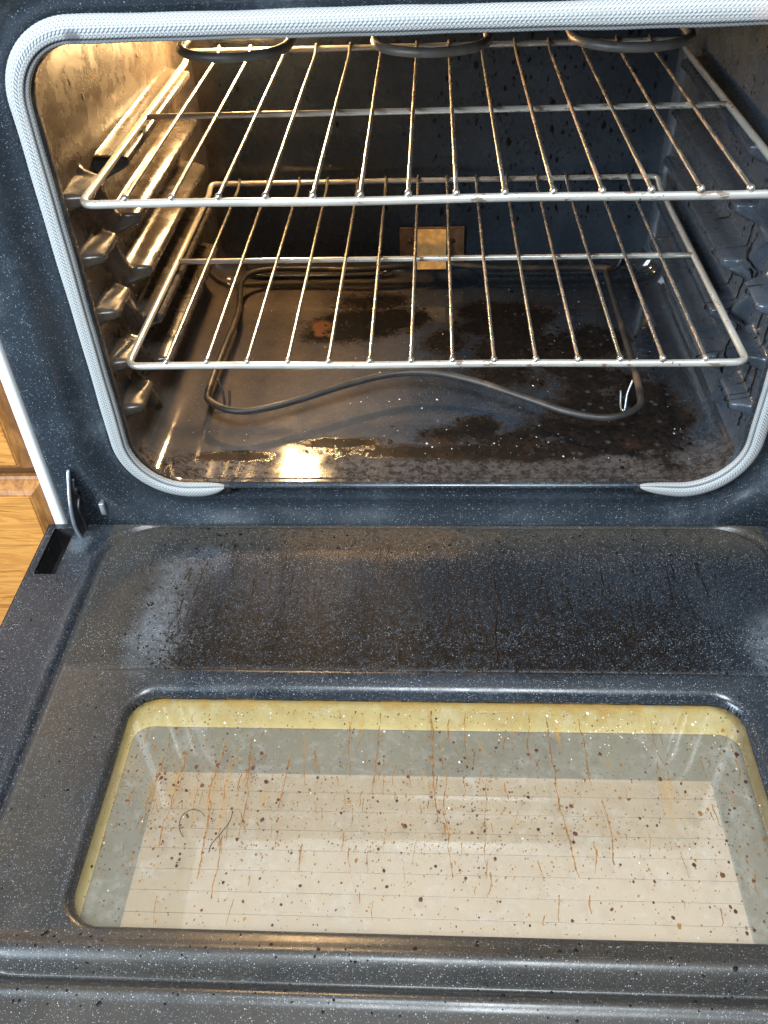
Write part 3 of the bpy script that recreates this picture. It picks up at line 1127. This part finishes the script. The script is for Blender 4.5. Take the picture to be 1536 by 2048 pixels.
mb = MB()
for y0, z0, L, lean, w in [(.105, .090, .055, -.30, .0016), (.100, .045, .060, .35, .0016), (.094, .042, .075, .22, .0013), (.120, .030, .07, .25, .0012), (.085, -.012, .055, .15, .0014), (.10, -.02, .07, .25, .0012), (.112, -.03, .06, .3, .0010),
                           (.055, .05, .05, .05, .0012), (.05, .0, .08, .1, .0012), (.032, .02, .10, -.02, .0011), (.035, -.055, .05, .05, .0014), (.06, -.07, .035, .1, .0012), (.13, .10, .06, .2, .0010), (.09, .10, .05, .1, .0012), (.15, .04, .05, .3, .0009)]:
    n = 26
    acc = 0
    path = []
    for i in range(n):
        acc += rng.normal(0, .0007)
        path.append((y0 + lean * L * i / n + acc, z0 - L * i / n))
    wall_ribbon(mb, path, .7 * w * (.5 + .5 * rng.random(n)))
stuff(mb.build("wall_grease_runs", M['char'], cavity_wall))

def wall_dots(mb, pts, sizes, f, lift, el):
    """flattened drops on an upright wall: f maps the wall's own (u, v) plus a lift to a point"""
    for (u0, v0), s in zip(pts, sizes):
        if abs(f(u0, v0 + .003, 0)[0] - f(u0, v0 - .003, 0)[0]) + abs(f(u0 + .003, v0, 0)[0] - f(u0 - .003, v0, 0)[0]) > .0075:
            continue
        n = 6
        a0 = rng.uniform(0, 6.28)
        q = [(u0 + s * rng.uniform(.6, 1.2) * math.cos(a0 + k * 1.047), v0 + s * el * rng.uniform(.6, 1.2) * math.sin(a0 + k * 1.047)) for k in range(n)]
        ring = [f(u, v, lift) for u, v in q]
        mb.addm(ring + [f(u0, v0, lift + s * .2)], [(k, (k + 1) % n, n) for k in range(n)])


mb = MB()
fr_ = lambda u, v, l: (.325 - float(rib(np.array([u]), np.array([v]))[0]) - l, u, v)
pts = [(rng.uniform(.02, .43), rng.uniform(-.09, .26)) for _ in range(700)]
wall_dots(mb, pts, np.minimum(.003, rng.lognormal(math.log(.0008), .5, 700)), fr_, .0006, 1.8)
fl_ = lambda u, v, l: (-.325 + float(rib(np.array([u]), np.array([v]))[0]) + l, u, v)
pts = [(rng.uniform(.02, .43), rng.uniform(-.09, .26)) for _ in range(420)]
wall_dots(mb, pts, np.minimum(.0024, rng.lognormal(math.log(.0006), .5, 420)), fl_, .0006, 2.2)
stuff(mb.build("wall_spatter", M['char'], cavity_wall))
mb = MB()
fb_ = lambda u, v, l: (u, .4697 - l, v)
pts = [(rng.uniform(-.29, .29) if rng.random() < .3 else rng.uniform(0, .29), rng.uniform(-.06, .2)) for _ in range(900)]
wall_dots(mb, pts, np.minimum(.0035, rng.lognormal(math.log(.0009), .5, 900)), fb_, .0002, 1.9)
stuff(mb.build("back_spatter", M['char'], back_wall))

# --- crumbs and ash on the cavity floor
mb = MB()
pts = [(rng.uniform(-.29, .29), rng.uniform(.03, .44)) for _ in range(190)] + [(rng.normal(.05, .09), rng.normal(.05, .012)) for _ in range(30)]
dot_field(mb, pts, np.minimum(.0016, rng.lognormal(math.log(.00042), .5, len(pts))), lambda x, y: -.1429, 1.4, .5)
fl = MB()
pts, sz = [], []
for cx, cy, rx, ry, k in BURN:
    for _ in range(int(5200 * rx * ry * k * 4)):
        pts.append((cx + rng.normal(0, .55) * rx, min(.44, max(.015, cy + rng.normal(0, .55) * ry))))
        sz.append(min(.0042, rng.lognormal(math.log(.0013), .55)))
dot_field(fl, pts, sz, lambda x, y: -.1429, 1.2, .16)
stuff(fl.build("burnt_flakes", M['char'], cavity_floor, False))
o = stuff(mb.build("floor_crumbs", M['fleck']))
o['label'] = "pale crumbs and ash specks scattered over the burnt oven floor"
o['category'] = "crumbs"

# ------------------------------------------------------------------ oven racks
def make_rack(label):
    root = empty("oven_rack", (0, 0, 0), label, "oven rack", "wire racks inside the oven")
    D, hw, rb = .448, .300, .0036
    zb = -.0022
    loop = [(0, 0, zb), (hw, 0, zb), (hw, D - .02, zb), (hw, D, zb + .007), (-hw, D, zb + .007), (-hw, D - .02, zb), (-hw, 0, zb), (0, 0, zb)]
    P = fillet(loop, [.013, .010, .008, .008, .010, .013], 6)[:-1]
    # resample the long straights so that they can sag a little
    out = []
    for i in range(len(P)):
        a, b = P[i], P[(i + 1) % len(P)]
        m = max(1, int(np.linalg.norm(b - a) / .03))
        for k in range(m):
            out.append(a + (b - a) * k / m)
    P = np.array(out)
    P[:, 2] += .0006 * np.sin(P[:, 0] * 21) * (P[:, 1] < .01)
    MB().tube(P, rb, 12, True).build("rack_frame", M['bar'], root, rel=True)
    xs_ = np.linspace(-hw + .002, hw - .002, 24)
    MB().tube([(x, .2285, zb) for x in xs_], .0032, 10).build("cross_bar", M['bar'], root, rel=True)
    base = None
    for i in range(1, 15):
        x = -hw + .04 * i
        if base is None:
            yy = np.concatenate([[-.0036, -.0030, -.0012, .0012, .0034, .006], np.linspace(.02, D - .03, 16), [D - .016, D - .006, D + .001]])
            rr = np.concatenate([[.0008, .0022, .0032, .0032, .0023, .0019], np.full(len(yy) - 6, .0019)])
            zz = .0030 + np.where(yy > D - .02, .007 * np.clip((yy - D + .02) / .02, 0, 1), 0)
            zz[:3] = (.0022, .0026, .0030)
            base = MB().tube(np.column_stack([np.zeros_like(yy), yy, zz]), rr, 10).build("wire", M['wire'], root, rel=True)
            base.location = (x, 0, 0)
        else:
            w = base.copy()
            COL.objects.link(w)
            w.parent = root
            w.location = (x, 0, 0)
            w.rotation_euler = (rng.normal(0, .0008), 0, rng.normal(0, .0022))
    return root


rack = make_rack("upper wire oven rack with bright gilded wires on its lamp side")
rack.location = (0, -.0094, .1666)
low = rack.copy()
COL.objects.link(low)
low.location = (0, 0, 0)
low['label'] = "lower wire oven rack with brown heat stained wires above the bake element"
for ch in list(rack.children):
    c = ch.copy()
    COL.objects.link(c)
    c.parent = low

# ------------------------------------------------------------------ oak drawer cabinet beside the oven
cab = empty("drawer_cabinet", (-.70, .25, -.60), "honey oak drawer cabinet with routed drawer edges beside the white oven side", "cabinet")
MB().box(-1.00, -.4165, -.010, .55, -.58, .42, .002).build("face_frame", M['carcass'], cab, False)


def drawer(x0, x1, z0, z1, yb, yf, b):
    """a raised drawer front: flat field inside a routed ogee edge"""
    prof = [(0, yb), (0, yb - .006), (.0025, yb - .008), (.004, yb - .0085), (.010, yf + .004), (b - .002, yf + .0012), (b, yf + .0012)]
    rings = []
    for d, y in prof:
        rings.append(np.array([(x0 + d, y, z0 + d), (x1 - d, y, z0 + d), (x1 - d, y, z1 - d), (x0 + d, y, z1 - d)]))
    V, F = loft(rings)
    e = mesh_obj("routed_edge", V, F, M['oak_edge'], None, False)
    d = b
    fld = MB().box(x0 + d, x1 - d, yf, yb, z0 + d, z1 - d, .0012)
    return e, fld


def off(o, parent):
    o.parent = parent
    p, v = parent, Vector((0, 0, 0))
    while p is not None:
        v += p.location
        p = p.parent
    o.location = -v


for z0, z1 in ((-.1165, .10), (-.50, -.1275), (.118, .32)):
    e, fld = drawer(-.98, -.4145, z0, z1, -.012, -.034, .0165)
    f = fld.build("drawer_front", M['oak'], cab, False)
    off(e, f)

# ------------------------------------------------------------------ two hairs lying on the door glass
def hair(name, pts, label):
    P = catmull(pts, 10)
    c = P.mean(0)
    o = MB().tube(P - c, .00033, 6).build(name, M['hair'])
    o.location = c
    o['label'] = label
    o['category'] = "hair"
    o['group'] = "hairs on the door glass"


zh = ZG + .0006
hair("hair", [(-.196, -.392, zh), (-.201, -.383, zh), (-.200, -.374, zh + .0008), (-.194, -.369, zh + .001), (-.186, -.370, zh + .0008), (-.182, -.374, zh)], "short curled dark hair, hook shaped, on the stained door glass")
hair("hair", [(-.160, -.369, zh), (-.161, -.378, zh + .0006), (-.166, -.388, zh + .0006), (-.172, -.397, zh), (-.173, -.404, zh)], "straighter dark hair lying beside the hooked one on the stained door glass")
